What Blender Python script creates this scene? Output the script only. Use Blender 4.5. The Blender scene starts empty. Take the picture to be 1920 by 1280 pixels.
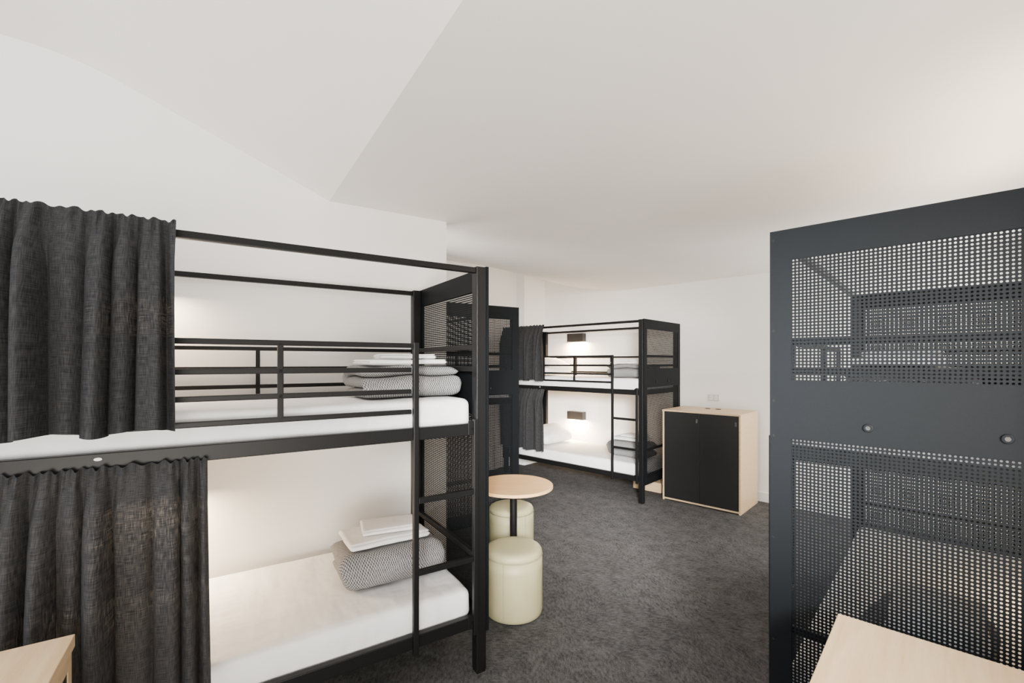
import bpy, bmesh, math, random
from mathutils import Vector, noise
C = bpy.context.scene.collection
R = math.radians
CAM_H = 1.45

# ------------------------------------------------------------------ materials
def newmat(name):
    m = bpy.data.materials.new(name); m.use_nodes = True
    nt = m.node_tree; b = nt.nodes['Principled BSDF']
    return m, nt, b
def node(nt, t, **kw):
    n = nt.nodes.new(t)
    for k, v in kw.items(): setattr(n, k, v)
    return n
def ramp(nt, fac, c0, c1, p0=0.3, p1=0.7):
    r = node(nt, 'ShaderNodeValToRGB')
    r.color_ramp.elements[0].color = (*c0, 1); r.color_ramp.elements[0].position = p0
    r.color_ramp.elements[1].color = (*c1, 1); r.color_ramp.elements[1].position = p1
    nt.links.new(fac, r.inputs[0]); return r.outputs[0]
def coords(nt, kind='Object', scale=(1, 1, 1), rot=(0, 0, 0)):
    t = node(nt, 'ShaderNodeTexCoord'); mp = node(nt, 'ShaderNodeMapping')
    mp.inputs['Scale'].default_value = scale; mp.inputs['Rotation'].default_value = rot
    nt.links.new(t.outputs[kind], mp.inputs[0]); return mp.outputs[0]
def noise_tex(nt, co, scale, detail=3, rough=.5):
    n = node(nt, 'ShaderNodeTexNoise'); n.inputs['Scale'].default_value = scale
    n.inputs['Detail'].default_value = detail; n.inputs['Roughness'].default_value = rough
    nt.links.new(co, n.inputs['Vector']); return n.outputs['Fac']
def bump(nt, b, h, strength=.2, dist=.01):
    n = node(nt, 'ShaderNodeBump'); n.inputs['Strength'].default_value = strength
    n.inputs['Distance'].default_value = dist
    nt.links.new(h, n.inputs['Height']); nt.links.new(n.outputs[0], b.inputs['Normal'])
def simple(name, c0, c1, scale, rough=.5, bs=.1, bd=.002, metallic=0, spec=.5):
    m, nt, b = newmat(name)
    co = coords(nt); f = noise_tex(nt, co, scale)
    nt.links.new(ramp(nt, f, c0, c1), b.inputs['Base Color'])
    b.inputs['Roughness'].default_value = rough; b.inputs['Metallic'].default_value = metallic
    b.inputs['Specular IOR Level'].default_value = spec
    if bs: bump(nt, b, f, bs, bd)
    return m
M = {}
M['metal'] = simple('black_powder_coat', (.0035, .0035, .0038), (.0055, .0055, .006), 300, .42, .08, .0005, spec=.2)
M['panel'] = simple('slate_powder_coat', (.0036, .0044, .0053), (.0050, .0060, .0071), 250, .5, .06, .0005, spec=.06)
M['lamp'] = simple('dark_bronze_paint', (.020, .0185, .017), (.027, .025, .023), 200, .45, .05, .0005, spec=.3)
M['paint'] = simple('wall_paint', (.86, .845, .82), (.88, .865, .84), 3, .75, 0)
M['ceil'] = simple('ceiling_paint', (.84, .815, .785), (.86, .835, .805), 3, .8, 0)
M['base'] = simple('white_gloss', (.80, .80, .79), (.82, .82, .81), 5, .4, 0)
def sheet_mat():
    m, nt, b = newmat('white_cotton')
    co = coords(nt, 'Object', (2, 6, 5)); wv = noise_tex(nt, co, 1.4, 3, .5)
    c2 = coords(nt, 'Object', (9, 3, 6), (0, 0, .5)); w2 = noise_tex(nt, c2, 1.1, 2)
    a = node(nt, 'ShaderNodeMath', operation='ADD'); nt.links.new(wv, a.inputs[0]); nt.links.new(w2, a.inputs[1])
    b.inputs['Base Color'].default_value = (.78, .78, .785, 1); b.inputs['Roughness'].default_value = .85
    bump(nt, b, a.outputs[0], .5, .028); return m
M['sheet'] = sheet_mat()
M['pillow'] = simple('pillow_cotton', (.77, .77, .77), (.82, .82, .815), 20, .85, .3, .008)
M['vinyl'] = simple('sage_vinyl', (.35, .325, .185), (.40, .37, .22), 9, .42, .12, .003)
M['piping'] = simple('sage_piping', (.26, .24, .135), (.30, .275, .16), 30, .5, .1, .001)
M['plastic'] = simple('white_plastic', (.58, .58, .57), (.62, .62, .61), 10, .35, 0)
M['dark'] = simple('dark_slot', (.004, .004, .004), (.006, .006, .006), 50, .6, 0, spec=.15)
M['door'] = simple('black_laminate', (.009, .009, .0095), (.012, .012, .0125), 120, .4, .04, .0005, spec=.5)
M['bolt'] = simple('bolt_steel', (.10, .10, .10), (.15, .15, .15), 60, .35, 0, metallic=.6)
def ply(name, c0, c1, sc):
    m, nt, b = newmat(name)
    co = coords(nt, 'Object', sc)
    f = noise_tex(nt, co, 4, 6, .65); nt.links.new(ramp(nt, f, c0, c1, .3, .7), b.inputs['Base Color'])
    b.inputs['Roughness'].default_value = .42; bump(nt, b, f, .05, .001); return m
M['ply'] = ply('birch_plywood', (.60, .41, .225), (.73, .55, .35), (1.0, 11, 11))
M['top'] = ply('table_wood', (.60, .345, .145), (.72, .46, .22), (1.3, 12, 12))
def carpet():
    m, nt, b = newmat('charcoal_carpet')
    rot = (0, 0, R(43.4))
    co = coords(nt, 'Object', (1, 1, 1), rot)
    fine = noise_tex(nt, co, 210, 2, .7); big = noise_tex(nt, co, 10, 6, .75)
    s1 = noise_tex(nt, coords(nt, 'Object', (75, 34, 1), rot), 1, 1, .5)
    s2 = noise_tex(nt, coords(nt, 'Object', (34, 75, 1), rot), 1, 1, .5)
    ck = node(nt, 'ShaderNodeTexChecker'); ck.inputs['Scale'].default_value = 2.0
    nt.links.new(co, ck.inputs[0])
    st = node(nt, 'ShaderNodeMix', data_type='FLOAT'); nt.links.new(ck.outputs['Fac'], st.inputs[0])
    nt.links.new(s1, st.inputs[2]); nt.links.new(s2, st.inputs[3])
    br = node(nt, 'ShaderNodeTexBrick'); br.offset = 0
    nt.links.new(co, br.inputs['Vector']); br.inputs['Scale'].default_value = 2.0
    br.inputs['Brick Width'].default_value = 1; br.inputs['Row Height'].default_value = 1
    br.inputs['Color1'].default_value = (.94, .94, .94, 1); br.inputs['Color2'].default_value = (1.08, 1.08, 1.08, 1)
    br.inputs['Mortar'].default_value = (.86, .86, .86, 1); br.inputs['Mortar Size'].default_value = .004
    a1 = node(nt, 'ShaderNodeMath', operation='MULTIPLY_ADD'); nt.links.new(fine, a1.inputs[0]); a1.inputs[1].default_value = 1.3
    nt.links.new(big, a1.inputs[2])
    a2 = node(nt, 'ShaderNodeMath', operation='MULTIPLY_ADD'); nt.links.new(st.outputs[0], a2.inputs[0]); a2.inputs[1].default_value = .8
    nt.links.new(a1.outputs[0], a2.inputs[2])
    a3 = node(nt, 'ShaderNodeMath', operation='MULTIPLY'); nt.links.new(a2.outputs[0], a3.inputs[0]); a3.inputs[1].default_value = 1/3.1
    col = ramp(nt, a3.outputs[0], (.018, .018, .0185), (.112, .112, .114), .38, .62)
    mx = node(nt, 'ShaderNodeMix', data_type='RGBA', blend_type='MULTIPLY'); mx.inputs[0].default_value = 1
    nt.links.new(col, mx.inputs[6]); nt.links.new(br.outputs['Color'], mx.inputs[7])
    nt.links.new(mx.outputs[2], b.inputs['Base Color']); b.inputs['Roughness'].default_value = .95
    b.inputs['Specular IOR Level'].default_value = .15
    bump(nt, b, fine, .2, .002); return m
M['carpet'] = carpet()
def curtain_mat():
    m, nt, b = newmat('charcoal_linen')
    cu = coords(nt, 'UV', (520, 30, 1)); cv = coords(nt, 'UV', (30, 520, 1))
    w1 = noise_tex(nt, cu, 1, 1); w2 = noise_tex(nt, cv, 1, 1)
    a = node(nt, 'ShaderNodeMath', operation='ADD'); nt.links.new(w1, a.inputs[0]); nt.links.new(w2, a.inputs[1])
    h = node(nt, 'ShaderNodeMath', operation='MULTIPLY'); nt.links.new(a.outputs[0], h.inputs[0]); h.inputs[1].default_value = .5
    nt.links.new(ramp(nt, h.outputs[0], (.015, .0155, .0168), (.046, .047, .0505), .36, .66), b.inputs['Base Color'])
    b.inputs['Roughness'].default_value = .95; b.inputs['Specular IOR Level'].default_value = .1
    bump(nt, b, h.outputs[0], .2, .0015)
    tr = node(nt, 'ShaderNodeBsdfTransparent'); tl = node(nt, 'ShaderNodeBsdfTranslucent')
    tr.inputs[0].default_value = (.95, .98, 1, 1)
    tl.inputs[0].default_value = (.032, .033, .035, 1)
    m1 = node(nt, 'ShaderNodeMixShader'); m1.inputs[0].default_value = .22
    nt.links.new(b.outputs[0], m1.inputs[1]); nt.links.new(tl.outputs[0], m1.inputs[2])
    th = node(nt, 'ShaderNodeMapRange'); nt.links.new(h.outputs[0], th.inputs[0])
    th.inputs[1].default_value = .50; th.inputs[2].default_value = .68; th.inputs[3].default_value = 0.0; th.inputs[4].default_value = .012
    m2 = node(nt, 'ShaderNodeMixShader'); nt.links.new(th.outputs[0], m2.inputs[0])
    nt.links.new(m1.outputs[0], m2.inputs[1]); nt.links.new(tr.outputs[0], m2.inputs[2])
    nt.links.new(m2.outputs[0], nt.nodes['Material Output'].inputs[0]); return m
M['curtain'] = curtain_mat()
def check_mat():
    m, nt, b = newmat('checked_wool')
    co = coords(nt, 'UV', (1, 1, 1))
    ck = node(nt, 'ShaderNodeTexChecker'); ck.inputs['Scale'].default_value = 1 / .0055
    ck.inputs[1].default_value = (.042, .042, .045, 1); ck.inputs[2].default_value = (.34, .337, .335, 1)
    nt.links.new(co, ck.inputs[0]); n = noise_tex(nt, co, 120, 2)
    mx = node(nt, 'ShaderNodeMix', data_type='RGBA', blend_type='MIX'); mx.inputs[0].default_value = .25
    nt.links.new(ck.outputs[0], mx.inputs[6]); nt.links.new(ramp(nt, n, (.06, .06, .065), (.32, .32, .32)), mx.inputs[7])
    nt.links.new(mx.outputs[2], b.inputs['Base Color']); b.inputs['Roughness'].default_value = .95
    b.inputs['Specular IOR Level'].default_value = .1
    bump(nt, b, n, .3, .003); return m
M['check'] = check_mat()
def emit_mat():
    m, nt, b = newmat('lamp_diffuser')
    b.inputs['Base Color'].default_value = (1, .95, .85, 1); b.inputs['Emission Color'].default_value = (1, .85, .62, 1)
    b.inputs['Emission Strength'].default_value = 20; return m
M['glow'] = emit_mat()

# ------------------------------------------------------------------ mesh helpers
class MB:
    def __init__(s): s.v = []; s.f = []; s.uv = None
    def add(s, vs, fs):
        o = len(s.v); s.v += [tuple(p) for p in vs]; s.f += [tuple(i + o for i in f) for f in fs]
    def box(s, x0, x1, y0, y1, z0, z1):
        s.add([(x0,y0,z0),(x1,y0,z0),(x1,y1,z0),(x0,y1,z0),(x0,y0,z1),(x1,y0,z1),(x1,y1,z1),(x0,y1,z1)],
              [(0,3,2,1),(4,5,6,7),(0,1,5,4),(1,2,6,5),(2,3,7,6),(3,0,4,7)]); return s
    def lathe(s, prof, cx=0, cy=0, n=40, caps=True):
        vs = []; fs = []
        for r, z in prof:
            for k in range(n):
                a = 2*math.pi*k/n; vs.append((cx+r*math.cos(a), cy+r*math.sin(a), z))
        for i in range(len(prof)-1):
            for k in range(n):
                k2 = (k+1) % n; fs.append((i*n+k, i*n+k2, (i+1)*n+k2, (i+1)*n+k))
        if caps:
            fs.append(tuple(range(n-1, -1, -1))); m = (len(prof)-1)*n; fs.append(tuple(m+k for k in range(n)))
        s.add(vs, fs); return s
    def cyl_x(s, x0, x1, cy, cz, r, n=16):
        vs = []
        for x in (x0, x1):
            for k in range(n):
                a = 2*math.pi*k/n; vs.append((x, cy+r*math.cos(a), cz+r*math.sin(a)))
        fs = [(k, (k+1)%n, n+(k+1)%n, n+k) for k in range(n)] + [tuple(range(n-1,-1,-1)), tuple(range(n,2*n))]
        s.add(vs, fs); return s
    def cyl_y(s, y0, y1, cx, cz, rx, rz, n=16):
        vs = []
        for y in (y0, y1):
            for k in range(n):
                a = 2*math.pi*k/n; vs.append((cx+rx*math.cos(a), y, cz+rz*math.sin(a)))
        fs = [(k, n+k, n+(k+1)%n, (k+1)%n) for k in range(n)] + [tuple(range(n)), tuple(range(2*n-1,n-1,-1))]
        s.add(vs, fs); return s
def obj(name, mb, mat, parent=None, bevel=0, smooth=False, segs=2, label=None):
    me = bpy.data.meshes.new(name); me.from_pydata(mb.v, [], mb.f)
    if mb.uv:
        ul = me.uv_layers.new(name='UVMap')
        for lp in me.loops: ul.data[lp.index].uv = mb.uv[lp.vertex_index]
    bm = bmesh.new(); bm.from_mesh(me); bmesh.ops.recalc_face_normals(bm, faces=bm.faces); bm.to_mesh(me); bm.free()
    me.materials.append(mat)
    if smooth:
        for p in me.polygons: p.use_smooth = True
    o = bpy.data.objects.new(name, me); C.objects.link(o)
    if parent: o.parent = parent
    if bevel:
        b = o.modifiers.new('bevel', 'BEVEL'); b.width = bevel; b.segments = segs; b.limit_method = 'ANGLE'; b.angle_limit = R(40)
    if label: o['label'] = label
    return o
def tag(o, label, cat, group=None):
    o['label'] = label; o['category'] = cat
    if group: o['group'] = group
    elif 'group' in o: del o['group']
    return o
def empty(name, loc, rz, label, cat, group=None):
    o = bpy.data.objects.new(name, None); C.objects.link(o)
    o.location = loc; o.rotation_euler = (0, 0, rz); o.empty_display_size = .1
    return tag(o, label, cat, group)
def copy_tree(o, parent=None):
    c = o.copy(); C.objects.link(c); c.parent = parent
    for ch in list(o.children): copy_tree(ch, c)
    return c
def struct(o): o['kind'] = 'structure'; return o

# ------------------------------------------------------------------ layout frames
A1 = R(32.5); D1 = Vector((math.cos(A1), math.sin(A1), 0)); D2 = Vector((-math.sin(A1), math.cos(A1), 0))
A2 = R(-43.4); V = Vector((math.cos(A2), math.sin(A2), 0)); U = Vector((-math.sin(A2), math.cos(A2), 0))
def uv(u, v, z=0): return U*u + V*v + Vector((0, 0, z))
W0 = Vector((-.634, 2.900, 0))
def ab(a, b, z=0): return W0 + D1*a + D2*b + Vector((0, 0, z))   # on the left wall face (b=0), b>0 behind it
CEIL = 2.385
def prism(pts, z0, z1):
    m = MB(); n = len(pts)
    m.add([(p.x, p.y, z0) for p in pts] + [(p.x, p.y, z1) for p in pts],
          [tuple(range(n-1,-1,-1)), tuple(range(n, 2*n))] + [(k,(k+1)%n,n+(k+1)%n,n+k) for k in range(n)])
    return m

# ------------------------------------------------------------------ setting
fl = MB(); fl.box(-6, 6, -3, 8.5, -.06, 0); struct(obj('floor', fl, M['carpet']))
E = ab(.235, 0)
struct(obj('wall_left', prism([ab(-4.2,0), ab(.235,0), ab(.235,.1), ab(-4.2,.1)], 0, 3.0), M['paint']))
struct(obj('wall_far', prism([uv(5.26,-4.6), uv(5.26,.6), uv(5.36,.6), uv(5.36,-4.6)], 0, 3.0), M['paint']))
struct(obj('wall_right', prism([uv(1.2,.48), uv(5.26,.48), uv(5.26,.58), uv(1.2,.58)], 0, 2.6), M['paint']))
J = uv(4.10, -4.45); K = uv(5.26, -4.45)
N = J - D1*1.95; O = N - D2*((N-W0).dot(D2) - .1)
struct(obj('wall_back', prism([K, J, J - V*.1, K - V*.1], 0, 3.0), M['paint']))
struct(obj('wall_alcove', prism([J, N, N + D2*.1, J + D2*.1], 0, 3.0), M['paint']))
struct(obj('wall_alcove_side', prism([N, O, O - D1*.1, N - D1*.1], 0, 3.0), M['paint']))
struct(obj('wall_column', prism([uv(4.80,-4.45), uv(4.80,-4.30), uv(5.26,-4.30), uv(5.26,-4.45)], 0, 2.85), M['paint']))
F0 = ab(-.50, .05); F1 = ab(-.50, -3.4)
Q = uv(5.30, -2.75)
def z(p, h): return Vector((p.x, p.y, h))
cm = MB()
cm.add([z(F0,CEIL), z(E + D2*.1,CEIL), z(E,CEIL), z(Q,CEIL), z(uv(5.3,.6),CEIL), z(uv(.2,.9),CEIL), z(F1,CEIL)], [tuple(range(7))])
struct(obj('ceiling', cm, M['ceil']))
# raised part of the ceiling on the left: a slope that rounds off into a higher flat
prof = [(-.50, CEIL)]
a = -.50; h = CEIL; s = .412
while a > -4.3:
    st = .06 if a > -2.2 else .3
    k = 0 if a > -1.30 else min(1, (-1.30 - a)/.55)
    h += s*(1 - k*k*(3-2*k))*st; a -= st; prof.append((a, h))
cs_ = MB(); vs = []; fs = []
for a, h in prof:
    for b in (.05, -1.2, -3.4): vs.append(tuple(ab(a, b, h)))
for i in range(len(prof)-1):
    for k in range(2): fs.append((i*3+k, i*3+k+1, (i+1)*3+k+1, (i+1)*3+k))
cs_.add(vs, fs); struct(obj('ceiling_slope', cs_, M['ceil'], smooth=True))
# the ceiling curves gently upward over the alcove
near = [O - D1*.05, E, E.lerp(Q, .33), E.lerp(Q, .67), Q]
far_ = [N - D1*.05 + D2*.05, J - V*.05 + D2*.05, J.lerp(K, .33) - V*.05, J.lerp(K, .67) - V*.05, K + U*.05 - V*.05]
dq = Q - E; nq = Vector((-dq.y, dq.x, 0)).normalized()
vs = []; fs = []; NR = 12
for i in range(NR+1):
    for a, b in zip(near, far_):
        p = a.lerp(b, i/NR); d = max(0, (p-E).dot(nq)); d = min(d, 1.7)
        vs.append((p.x, p.y, CEIL + .125*d*d))
for i in range(NR):
    for k in range(4): fs.append((i*5+k, i*5+k+1, (i+1)*5+k+1, (i+1)*5+k))
ca = MB(); ca.add(vs, fs); struct(obj('ceiling_alcove', ca, M['ceil'], smooth=True))
struct(obj('baseboard_far', prism([uv(5.248,-4.3), uv(5.248,.48), uv(5.26,.48), uv(5.26,-4.3)], 0, .10), M['base'], bevel=.003))
struct(obj('baseboard_left', prism([ab(-4.2,-.012), ab(.235,-.012), ab(.235,0), ab(-4.2,0)], 0, .10), M['base'], bevel=.003))
struct(obj('baseboard_back', prism([J, J + V*.012, uv(4.80,-4.438), uv(4.80,-4.45)], 0, .10), M['base'], bevel=.003))

# ------------------------------------------------------------------ bunk bed
L = 2.0; W = .88; H = 1.90; P = .05
def perforated(y0, y1, z0, z1, x, pitch=.0108, rad=.0031):
    m = MB(); ny = round((y1-y0)/pitch); nz = round((z1-z0)/pitch)
    py = (y1-y0)/ny; pz = (z1-z0)/nz
    vs = []; fs = []
    for j in range(nz+1):
        for i in range(ny+1): vs.append((x, y0+i*py, z0+j*pz))
    g = lambda i, j: j*(ny+1)+i
    cs = [(rad*math.cos(math.pi/8 + k*math.pi/4), rad*math.sin(math.pi/8 + k*math.pi/4)) for k in range(8)]
    for j in range(nz):
        for i in range(ny):
            cy = y0+(i+.5)*py; cz = z0+(j+.5)*pz; b = len(vs)
            for a, s in cs: vs.append((x, cy+a, cz+s))
            c = [g(i+1,j+1), g(i,j+1), g(i,j), g(i+1,j)]
            for q in range(4):
                fs.append((c[q], b+2*q+1, b+2*q))
                q2 = (q+1) % 4
                fs.append((c[q], c[q2], b+2*q2, b+2*q+1))
    m.add(vs, fs); return m
def make_bunk():
    root = empty('bunk_bed', (0,0,0), 0, '', 'bunk bed', 'bunk beds of the dormitory')
    for x in (0, L-P):
        for y in (0, W-P):
            m = MB().box(x, x+P, y, y+P, .008, H); p = obj('corner_post', m, M['metal'], root, .004)
            obj('foot_pad', MB().box(x+.003, x+P-.003, y+.003, y+P-.003, 0, .008), M['dark'], p)
    for y in (.006, W-.034):
        obj('top_rail', MB().box(P, L-P, y, y+.026, H-.031, H-.005), M['metal'], root, .003)
    for side in (0, 1):
        x0, x1 = (L, L+.014) if side else (-.014, 0)
        xs = L+.011 if side else -.011
        m = MB(); mg = .065; zl = .19
        m.box(x0,x1,0,mg,zl,H+.003); m.box(x0,x1,W-mg,W,zl,H+.003)
        m.box(x0,x1,mg,W-mg,1.80,H+.003); m.box(x0,x1,mg,W-mg,1.195,1.390); m.box(x0,x1,mg,W-mg,zl,.26)
        pn = obj('end_panel', m, M['panel'], root)
        for z0, z1 in ((1.390,1.80),(.26,1.195)):
            obj('perforated_sheet', perforated(mg, W-mg, z0, z1, xs), M['panel'], pn)
        for y in (.27, .56):
            xo = (x1, x1+.006) if side else (x0-.006, x0)
            obj('bolt', MB().cyl_x(xo[0], xo[1], y, 1.25, .013), M['panel'], pn, .002)
            o2 = (x1+.006, x1+.0075) if side else (x0-.0075, x0-.006)
            obj('bolt_socket', MB().cyl_x(o2[0], o2[1], y, 1.25, .0065, 6), M['lamp'], pn)
        for zz in (.5, .85, 1.20, 1.32, 1.56, 1.87):
            xo = (x1, x1+.003) if side else (x0-.003, x0)
            obj('screw', MB().cyl_x(xo[0], xo[1], .012, zz, .0045, 10), M['dark'], pn)
        xr = (L-P+.01, L-P+.035) if side else (.015, .04)
        for zz in (1.524, 1.42, .535):
            obj('end_rail', MB().box(xr[0], xr[1], P, W-P, zz-.012, zz+.012), M['metal'], root, .002)
    for lv, zb in (('u', 1.115), ('l', .22)):
        m = MB()
        m.box(P, L-P, .002, .032, zb, zb+.055); m.box(P, L-P, W-.032, W-.002, zb, zb+.055)
        m.box(P-.02, P+.012, .032, W-.032, zb, zb+.05); m.box(L-P-.012, L-P+.02, .032, W-.032, zb, zb+.05)
        fr = obj('bed_frame', m, M['metal'], root, .003)
        s = MB()
        for k in range(14):
            x = .10 + k*(L-.27)/13; s.box(x, x+.07, .032, W-.032, zb+.017, zb+.029)
        obj('slat_base', s, M['ply'], fr)
        for x in (P, L-P-.045): obj('corner_bracket', MB().box(x, x+.045, -.003, .002, zb+.002, zb+.066), M['metal'], fr, .002)
        for x in (P+.022, L-P-.022):
            obj('bolt', MB().cyl_y(-.006, -.003, x, zb+.03, .008, .008), M['panel'], fr)
    obj('hole_plug', MB().cyl_y(-.001, .0025, L-1.372, 1.152, .010, .005), M['plastic'], root, label='small white oval plug on the upper side beam')
    t = .020; m = MB(); y0 = .004; xa, xb, xc = L-1.31, L-.876, L-.362
    for zz in (1.524, 1.42, 1.327, 1.24): m.box(xa, xc, y0, y0+t, zz-t/2, zz+t/2)
    m.box(xa-t, xa, y0, y0+t, 1.24-t/2, 1.524+t/2); m.box(xb, xb+t, y0, y0+t, 1.24, 1.524)
    obj('guard_rail', m, M['metal'], root, .003)
    m = MB(); y0 = W-.03
    for zz in (1.524, 1.42, 1.327): m.box(P, L-P, y0, y0+t, zz-t/2, zz+t/2)
    for x in (.55, 1.1): m.box(x, x+t, y0, y0+t, 1.17, 1.524)
    obj('guard_rail', m, M['metal'], root, .003)
    lad = MB(); lad.box(xc, xc+.024, -.020, .003, .20, 1.535); lad.box(L-P-.024, L-P-.001, -.020, .002, .20, 1.19)
    la = obj('ladder', lad, M['metal'], root, .003)
    for zz in (.858, .55): obj('rung', MB().box(xc+.024, L-P-.024, -.019, .001, zz-.012, zz+.012), M['metal'], la, .002)
    return root
bunk_src = make_bunk()
class Fr:                                           # a bunk's own frame, for what lies on or hangs from it
    def __init__(s, ref_local, ref_world, ang):
        s.ang = ang; s.c = Vector((math.cos(ang), math.sin(ang), 0)); s.s = Vector((-math.sin(ang), math.cos(ang), 0))
        s.o = Vector((ref_world[0], ref_world[1], 0)) - s.c*ref_local[0] - s.s*ref_local[1]
    def p(s, x, y, z=0): return s.o + s.c*x + s.s*y + Vector((0, 0, z))
FL = Fr((L-.025, .025), (-.156, 2.15), A1)
FF = Fr((L-.025, .025), (1.34, 4.70), A2)
FR = Fr((L+.014, 0), (.895, 1.58), R(226.6))
FM = Fr((-.014, 0), (.057, 3.73), R(122.5))
for k, f, lab in (('L', FL, 'largest black metal bunk bed along the left wall, with ladder and charcoal curtains'),
                  ('F', FF, 'black metal bunk bed against the far wall, lit by two wall lights'),
                  ('R', FR, 'black metal bunk bed at the right edge with big perforated end panel'),
                  ('M', FM, 'half-hidden black bunk bed showing only its perforated end beyond the round table')):
    b = bunk_src if k == 'L' else copy_tree(bunk_src)
    b.location = f.p(0, 0); b.rotation_euler = (0, 0, f.ang); b['label'] = lab

# ------------------------------------------------------------------ soft goods
def axis(h, r, n):
    inner = [-h+r + (2*h-2*r)*i/n for i in range(n+1)]
    e = [-h, -h+r*.22, -h+r*.55]
    return e + inner + [-x for x in reversed(e)]
def soft_box(lx, ly, lz, r, n=(10,8,2), amp=.004, freq=6, seed=0, crown=0):
    hx, hy, hz = lx/2, ly/2, lz/2
    rz = min(r, hz*.98)
    ax, ay, az = axis(hx, r, n[0]), axis(hy, r, n[1]), axis(hz, rz, n[2])
    nx, ny, nz = len(ax)-1, len(ay)-1, len(az)-1
    idx = {}; m = MB(); vs = []; fs = []
    def vert(i, j, k):
        key = (i,j,k)
        if key in idx: return idx[key]
        p = Vector((ax[i], ay[j], az[k]))
        q = Vector((max(-hx+r, min(hx-r, p.x)), max(-hy+r, min(hy-r, p.y)), max(-hz+rz, min(hz-rz, p.z))))
        d = p - q
        if d.length > 1e-6:
            s = Vector((d.x/r, d.y/r, d.z/rz)); s.normalize(); d = Vector((s.x*r, s.y*r, s.z*rz))
        nrm = d.normalized() if d.length > 1e-6 else Vector((0,0,1))
        w = noise.noise(Vector((p.x*freq+seed*7.3, p.y*freq*1.4, p.z*freq+seed))) * amp
        w += noise.noise(Vector((p.x*freq*3+seed, p.y*freq*3.4, p.z*freq*3-seed))) * amp * .35
        if nrm.z < -.3: w = 0
        pos = q + d + nrm*w
        if crown and p.z > 0: pos.z += crown*(1-(p.x/hx)**2)*(1-(p.y/hy)**2)
        idx[key] = len(vs); vs.append((pos.x, pos.y, pos.z+hz)); return idx[key]
    for i in range(nx):
        for j in range(ny):
            for k in (0, nz): fs.append((vert(i,j,k),vert(i+1,j,k),vert(i+1,j+1,k),vert(i,j+1,k)))
    for i in range(nx):
        for k in range(nz):
            for j in (0, ny): fs.append((vert(i,j,k),vert(i+1,j,k),vert(i+1,j,k+1),vert(i,j,k+1)))
    for j in range(ny):
        for k in range(nz):
            for i in (0, nx): fs.append((vert(i,j,k),vert(i,j+1,k),vert(i,j+1,k+1),vert(i,j,k+1)))
    m.add(vs, fs); return m
def folded(lx, a, th, layers, seed=0, amp=.006, nx=34, rnd=1.0):
    rr = th*.52; path = []
    for l in range(layers):
        d = -1 if l % 2 == 0 else 1; zc = th/2 + l*2*rr
        for i in range(15): path.append((-d*a*(1-2*i/14), zc))
        if l < layers-1:
            for i in range(1, 8):
                t = math.pi*i/8; path.append((d*(a + rr*math.sin(t)), zc + rr - rr*math.cos(t)))
    n = len(path); cum = [0]
    for i in range(1, n): cum.append(cum[-1] + math.dist(path[i], path[i-1]))
    vs = []; uvs = []; fs = []
    for ix in range(nx+1):
        s = -1 + 2*ix/nx; s = math.copysign(abs(s)**.75, s)
        e = min(1, (1-abs(s))*lx/2/(th*.5*rnd)); ef = math.sqrt(max(.03, 1-(1-e)**2)) if e < 1 else 1
        for i in range(n):
            p0 = path[max(0,i-1)]; p1 = path[min(n-1,i+1)]
            dy, dz = p1[0]-p0[0], p1[1]-p0[1]; q = math.hypot(dy, dz) or 1
            ny_, nz_ = -dz/q, dy/q
            e2 = min(cum[i], cum[-1]-cum[i])/(th*.5); tf = math.sqrt(max(.03, 1-(1-e2)**2)) if e2 < 1 else 1
            h = th*.49*ef*tf
            for sg in (1, -1):
                x = s*lx/2; y = path[i][0] + sg*ny_*h; zz = path[i][1] + sg*nz_*h
                lay = int(zz/(2*rr))
                x *= 1 - .012*((lay*7+seed) % 3)
                nv = noise.noise_vector(Vector((x*6+seed*3.1, y*6, zz*10+seed)))
                n2 = noise.noise_vector(Vector((x*17+seed, y*17, zz*17)))
                f = 0.3 + .7*min(1, zz/th)
                x += nv.x*amp*1.5*f + n2.x*amp*.4; y += nv.y*amp*2*f + n2.y*amp*.5; zz += (nv.z*amp + n2.z*amp*.3)*f
                vs.append((x, y, max(0, zz))); uvs.append((s*lx/2, cum[i] + (.5 if sg > 0 else 0)))
    row = 2*n
    for ix in range(nx):
        for i in range(n-1):
            for sg in (0, 1):
                a0 = ix*row+2*i+sg; fs.append((a0, a0+2, a0+row+2, a0+row))
        for i in (0, n-1): fs.append((ix*row+2*i, ix*row+2*i+1, (ix+1)*row+2*i+1, (ix+1)*row+2*i))
    for ix in (0, nx):
        for i in range(n-1): fs.append((ix*row+2*i, ix*row+2*i+2, ix*row+2*i+3, ix*row+2*i+1))
    m = MB(); m.add(vs, fs); m.uv = uvs; return m
MT_U, MT_L = 1.145, .25
MH = .138
def put(o, f, x, y, z, rz=0): o.location = f.p(x, y, z); o.rotation_euler = (0, 0, f.ang + rz); return o
where = {'L': 'in the left bunk', 'F': 'in the far bunk', 'R': 'behind the right perforated panel', 'M': 'behind the middle perforated panel'}
first = {}
def get(kind, maker):
    if kind not in first: first[kind] = maker(); return first[kind]
    o = first[kind].copy(); C.objects.link(o); return o
frames = {'L': FL, 'F': FF, 'R': FR, 'M': FM}
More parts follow.
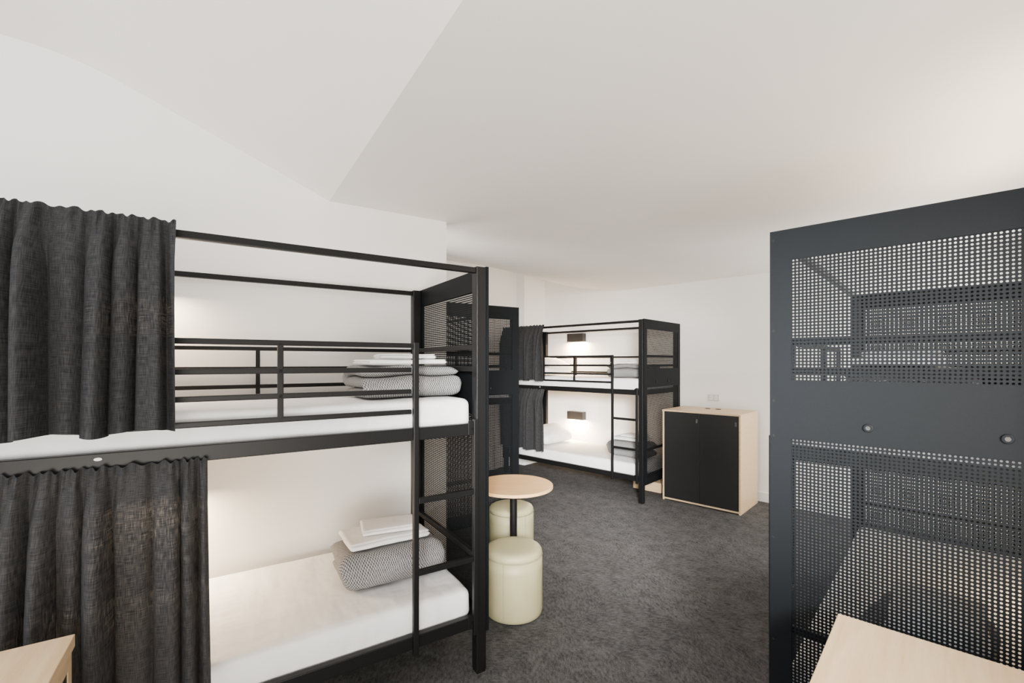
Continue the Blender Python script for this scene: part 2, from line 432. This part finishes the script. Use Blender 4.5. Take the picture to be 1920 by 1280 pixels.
for k in 'LFRM':
    f = frames[k]
    for lv, zb in (('upper', MT_U), ('lower', MT_L)):
        mt = get('mattress'+lv, lambda: obj('mattress', soft_box(L-.12, W-.075, MH, .032, (70,32,2), .006, 3.4, 1 if lv == 'upper' else 4), M['sheet'], smooth=True))
        put(mt, f, L/2, W/2, zb)
        tag(mt, 'white sheeted mattress on the %s level %s' % (lv, where[k]), 'mattress', 'white bunk mattresses')
        if k == 'M': continue
        top = zb + MH + .006
        px, py, rz = (L-.34, .43, R(-3)) if lv == 'lower' else (L-.295, .33, R(1.5))
        if lv == 'lower': bl = get('blanketlower', lambda: obj('folded_blanket', folded(.49, .125, .083, 2, 2, .012, rnd=1.4), M['check'], smooth=True))
        else: bl = get('blanketupper', lambda: obj('folded_blanket', folded(.49, .130, .047, 3, 8, .011, rnd=1.6), M['check'], smooth=True))
        put(bl, f, px, py, top, rz); tag(bl, 'checked grey blanket folded on the %s mattress %s' % (lv, where[k]), 'blanket', 'folded checked blankets')
        zt = top + (.179 if lv == 'lower' else .155)
        sh = get('sheet'+lv, lambda: obj('folded_sheet', folded(.39, .115, .0100, 3 if lv == 'lower' else 2, 8 if lv == 'lower' else 9, .005), M['pillow'], smooth=True))
        put(sh, f, px-.015, py-.01, zt, rz + R(3)); tag(sh, 'folded white sheet atop the checked blanket, %s level %s' % (lv, where[k]), 'sheet', 'folded white sheets')
        tw = get('towel'+lv, lambda: obj('folded_pillowcase', folded(.27, .085, .008, 3, 3 if lv == 'lower' else 6, .004), M['pillow'], smooth=True))
        put(tw, f, px+.015, py+.01, zt+(.035 if lv == 'lower' else .026), rz - R(6)); tag(tw, 'small white pillowcase topmost on the %s bedding pile %s' % (lv, where[k]), 'pillowcase', 'folded white pillowcases')
for lv, zb in (('upper', MT_U), ('lower', MT_L)):
    pl = get('pillow', lambda: obj('pillow', soft_box(.36, .58, .13, .063, (10,14,1), .008, 7, 3, .03), M['pillow'], smooth=True))
    put(pl, FF, .42, W/2, zb+MH+.062); pl.rotation_euler = (0, R(20), FF.ang)
    tag(pl, 'white pillow at the head of the %s mattress of the far bunk bed' % lv, 'pillow', 'white pillows')

def curtain_mesh(w, zt, zb, nf, seed):
    rnd = random.Random(seed); nx, nz = int(nf*30), 48
    vs = []; uvs = []; fs = []
    ph = [rnd.uniform(0, 6.28) for _ in range(8)]
    for j in range(nz+1):
        t = (j/nz)**1.25; zz = zt + (zb-zt)*t
        d = zt - zz
        for i in range(nx+1):
            s = i/nx
            phi = 2*math.pi*nf*s + 2.3*math.sin(2*math.pi*1.7*s+ph[0]) + 1.2*math.sin(2*math.pi*3.1*s+ph[1]) + .8*t*math.sin(2*math.pi*2.3*s+ph[2])
            A = .007 + .036*min(1, d/.28)
            sn = math.sin(phi)
            y = A*(sn*(.8+.40*math.sin(phi*.37+ph[5])) + .40*math.sin(phi*.47+ph[3]+.6*t)*min(1, d/.4) + .15*math.sin(phi*1.9+ph[6]+t))
            g = max(0, 1 - d/.13)
            y += g*(.0045*math.sin(phi*2.4+ph[4]) + .003*math.sin(phi*3.7+ph[7]))
            off = -.066 + .050*max(0, 1-d/.14)
            x = s*w + .012*math.cos(phi)*min(1, d/.2)*min(1, s*12, (1-s)*12) + .012*t*math.sin(ph[5]+6*s)
            hd = max(0, 1 - d/.05)
            zr = zz + hd*(.004*math.sin(phi*2.4+ph[4]) + .003*math.sin(phi*1.3+ph[1])) + .008*t*math.sin(phi*.31+ph[2]) - .003*t*sn
            y = min(y+off, -.002)
            vs.append((x, y, zr)); uvs.append((s*w*1.7, zz))
    for j in range(nz):
        for i in range(nx):
            a = j*(nx+1)+i; fs.append((a, a+1, a+nx+2, a+nx+1))
    m = MB(); m.add(vs, fs); m.uv = uvs; return m
for k, wu, wl in (('L', .825, .91), ('F', .72, .72)):
    f = frames[k]
    for lv, w, zt, zb, sd in (('upper', wu, 1.915, 1.235, 3), ('lower', wl, 1.128, .38, 8)):
        c = obj('curtain', curtain_mesh(w, zt, zb, round(w*17), sd), M['curtain'], smooth=True)
        put(c, f, .0, 0, 0)
        tag(c, 'gathered charcoal fabric curtain on the %s level %s' % (lv, where[k]), 'curtain', 'charcoal bunk curtains')

# ------------------------------------------------------------------ wall lights of the far bunk
for lv, zz in (('upper', 1.80), ('lower', .72)):
    t = empty('wall_light', uv(5.26, -3.70, zz), A2, 'small black box wall light shining down, %s of the two in the far bunk' % lv, 'wall light', 'black box wall lights')
    m = MB(); m.box(-.13, .13, -.085, 0, .045, .055); m.box(-.13, .13, -.085, -.079, -.055, .045); m.box(-.13, -.124, -.079, 0, -.055, .045)
    m.box(.124, .13, -.079, 0, -.055, .045); m.box(-.124, .124, -.006, 0, -.055, .045)
    obj('lamp_housing', m, M['lamp'], t)
    obj('diffuser', MB().box(-.12, .12, -.075, -.01, -.02, -.012), M['glow'], t)
def area(name, loc, rot, sx, sy, power, col=(1,1,1)):
    l = bpy.data.lights.new(name, 'AREA'); l.shape = 'RECTANGLE'; l.size = sx; l.size_y = sy; l.energy = power; l.color = col
    o = bpy.data.objects.new(name, l); C.objects.link(o); o.location = loc; o.rotation_euler = rot; return o
WARM = (1, .70, .40)
for zz in (1.80, .72): area('reading_lamp', uv(5.215, -3.70, zz-.06), (0, 0, A2), .22, .05, 44, WARM)
# reading lamps of the left and right bunks (their housings are hidden by the curtains)
for zz, pw in ((1.78, 7), (.80, 25)): area('reading_lamp', FL.p(.66, W-.09, zz), (0, 0, A1), .22, .05, pw, (1, .76, .50))
area('reading_lamp', FR.p(.8, W-.08, .80), (0, 0, FR.ang), .22, .05, 5, WARM)

# ------------------------------------------------------------------ cabinets
def cabinet(f, w, d, h, label, doors=2, grommets=True, th=.02, apron=0):
    t = empty('cabinet', f.p(0,0), f.ang, label, 'cabinet', 'plywood cabinets')
    obj('top_panel', MB().box(-.004, w+.004, -.006, d, h-th, h), M['ply'], t, .002)
    for x in (0, w-th): obj('side_panel', MB().box(x, x+th, 0, d, 0, h-th), M['ply'], t, .0015)
    obj('bottom_panel', MB().box(th, w-th, .004, d, .012, .012+th), M['ply'], t, .0015)
    obj('back_panel', MB().box(th, w-th, d-.012, d, .012+th, h-th), M['ply'], t)
    if apron: obj('apron_rail', MB().box(th, w-th, 0, .02, h-th-apron, h-th), M['ply'], t, .0015)
    dw = (w-2*th)/doors
    for k in range(doors):
        x0 = th + k*dw + .0015; x1 = th + (k+1)*dw - .0015
        dr = obj('door', MB().box(x0, x1, .002, .02, .016+th, h-th-.003-apron), M['door'], t, .0015)
        xh = x1-.035
        obj('door_handle', MB().box(xh, xh+.016, -.003, .002, h-.115-apron, h-.075-apron), M['bolt'], dr, .002)
    if grommets:
        for x in (w*.42, w*.56): obj('cable_grommet', MB().lathe([(.028,h),(.028,h+.003),(.022,h+.004)], x, d*.72, 20), M['dark'], t)
    return t
FC = Fr((0, 0), uv(4.625, -2.165), A2)
cabinet(FC, .775, .55, .955, 'plywood cabinet with two black doors standing against the far wall beside the far bunk', th=.016)
FCR = Fr((0, 0), uv(1.615, -.215), R(226.6))
cabinet(FCR, .52, .66, .72, 'pale plywood cabinet at the bottom right, top showing before the perforated panel', 1, False, .03)
FCL = Fr((.45, 0), (-1.181, 1.221), R(122.5))
cabinet(FCL, .45, .50, .72, 'pale plywood cabinet at the bottom left corner before the lower charcoal curtain', 1, False, .034, .045)
pb = MB(); pb.box(-.34, .0, -.25, 0, 0, .11)
o = obj('storage_box', pb, M['ply'], bevel=.002); o.location = uv(5.06, -2.27); o.rotation_euler = (0,0,A2)
tag(o, 'low pale plywood box on the carpet under the foot of the far bunk', 'box')
# ------------------------------------------------------------------ outlet
t = empty('power_outlet', uv(5.26, -1.86, 1.06), A2, 'white double power outlet on the far wall above the plywood cabinet', 'power outlet')
obj('outlet_plate', MB().box(-.06,.06,-.008,0,-.037,.037), M['plastic'], t, .002)
for x in (-.028, .028):
    s = obj('socket', MB().box(x-.016, x+.016, -.0095, -.008, -.022, .012), M['base'], t)
    for dx in (-.006, .006): obj('pin_slot', MB().box(x+dx-.0015, x+dx+.0015, -.0102, -.0095, -.008, .004), M['dark'], s)
    obj('switch', MB().box(x-.006, x+.006, -.011, -.008, .018, .030), M['base'], t)
# ------------------------------------------------------------------ table and stools
T = empty('round_table', (.010, 3.06, 0), 0, 'small round wooden table on a single black pedestal', 'table')
obj('tabletop', MB().lathe([(.255,.614),(.265,.617),(.265,.633),(.262,.636)], n=64), M['top'], T, smooth=False)
obj('mounting_plate', MB().lathe([(.03,.604),(.09,.608),(.09,.614)], n=32), M['metal'], T)
obj('pedestal', MB().lathe([(.024,.012),(.024,.606)], n=28), M['metal'], T)
obj('base_plate', MB().lathe([(.17,0),(.17,.006),(.16,.012)], n=48), M['metal'], T)
def make_stool():
    t = empty('stool', (0,0,0), 0, '', 'stool', 'round upholstered stools')
    r = .168
    obj('glide_ring', MB().lathe([(r-.03,0),(r-.02,.0),(r-.02,.012)], n=40), M['dark'], t)
    obj('body', MB().lathe([(r-.016,.006),(r-.005,.010),(r-.001,.024),(r,.08),(r,.18),(r,.27),(r-.001,.338)], n=64), M['vinyl'], t, smooth=True)
    obj('seat_cushion', MB().lathe([(r-.003,.340),(r-.001,.348),(r-.003,.362),(r-.010,.373),(r-.025,.380),(r-.05,.383),(.02,.384)], n=64), M['vinyl'], t, smooth=True)
    pr = [(r-.002+.003*math.cos(a), .3395+.003*math.sin(a)) for a in [2*math.pi*k/10 for k in range(11)]]
    obj('piping', MB().lathe(pr, n=64, caps=False), M['piping'], t, smooth=True)
    for ang in (R(250), R(70)):
        m = MB(); c, s = math.cos(ang), math.sin(ang); vs = []
        for zz in (.03, .06, .12, .18, .24, .336):
            for dd in (-.002, .002):
                vs.append(((r+.001)*c - dd*s, (r+.001)*s + dd*c, zz))
        m.add(vs, [(2*i,2*i+1,2*i+3,2*i+2) for i in range(5)]); obj('seam', m, M['piping'], t)
    return t
s1 = make_stool(); s1.location = (.010, 2.665, 0); s1['label'] = 'sage green upholstered round stool in front of the round table'
s2 = copy_tree(s1); s2.location = (-.005, 3.43, 0); s2.rotation_euler = (0,0,1); s2['label'] = 'sage green upholstered round stool behind the round table, half hidden'

# ------------------------------------------------------------------ light, sky, camera
w = bpy.data.worlds.new('World'); bpy.context.scene.world = w; w.use_nodes = True
bg = w.node_tree.nodes['Background']; bg.inputs[0].default_value = (1, .96, .90, 1); bg.inputs[1].default_value = 1.45
def aim(o, tgt): o.rotation_euler = (Vector(tgt) - o.location).to_track_quat('-Z', 'Y').to_euler(); return o
aim(area('curtain_rake_fill', (-3.0, -1.2, 1.8), (0,0,0), 2.2, 2.0, 150, (.98, .985, 1)), (.6, 3.2, 1.3))  # added area lamp out of view, rakes across the curtain folds
aim(area('ceiling_fill', (.3, -1.2, .5), (0,0,0), 2.4, 1.0, 175, (1, .93, .84)), (1.2, 2.2, 2.4))  # added fill low behind the camera, lifts the ceiling
front_fill_ob = aim(area('front_fill', (.25, -1.4, 2.0), (0,0,0), 1.0, .7, 80, (1, .97, .93)), (.95, 4.8, .6)); front_fill_ob.data.spread = R(34)  # added fill behind the camera, brightens the far bunk's bedding
aim(area('ceiling_edge_fill', uv(2.7, .30, 1.98), (0,0,0), 1.4, .25, 17, (1, .83, .62)), uv(2.65, -.2, 2.6))  # unseen lamp added over the right bunk to warm the ceiling edge
aim(area('side_window', uv(4.45, .46, 1.35), (0,0,0), 1.1, 1.7, 68, (1, .95, .88)), uv(4.35, -3.5, 1.35))
aim(area('alcove_fill', ab(-.12, .55, 1.9), (0,0,0), .4, .8, 52, (1, .95, .88)), ab(1.6, 1.9, 2.3))  # fill added out of sight behind the partition, brightens the alcove
cam = bpy.data.cameras.new('Camera'); co = bpy.data.objects.new('Camera', cam); C.objects.link(co)
co.location = (0, 0, CAM_H); co.rotation_euler = (R(90), 0, 0)
cam.sensor_width = 36; cam.lens = 16.0; cam.shift_y = 40/1920; cam.clip_start = .02
bpy.context.scene.camera = co
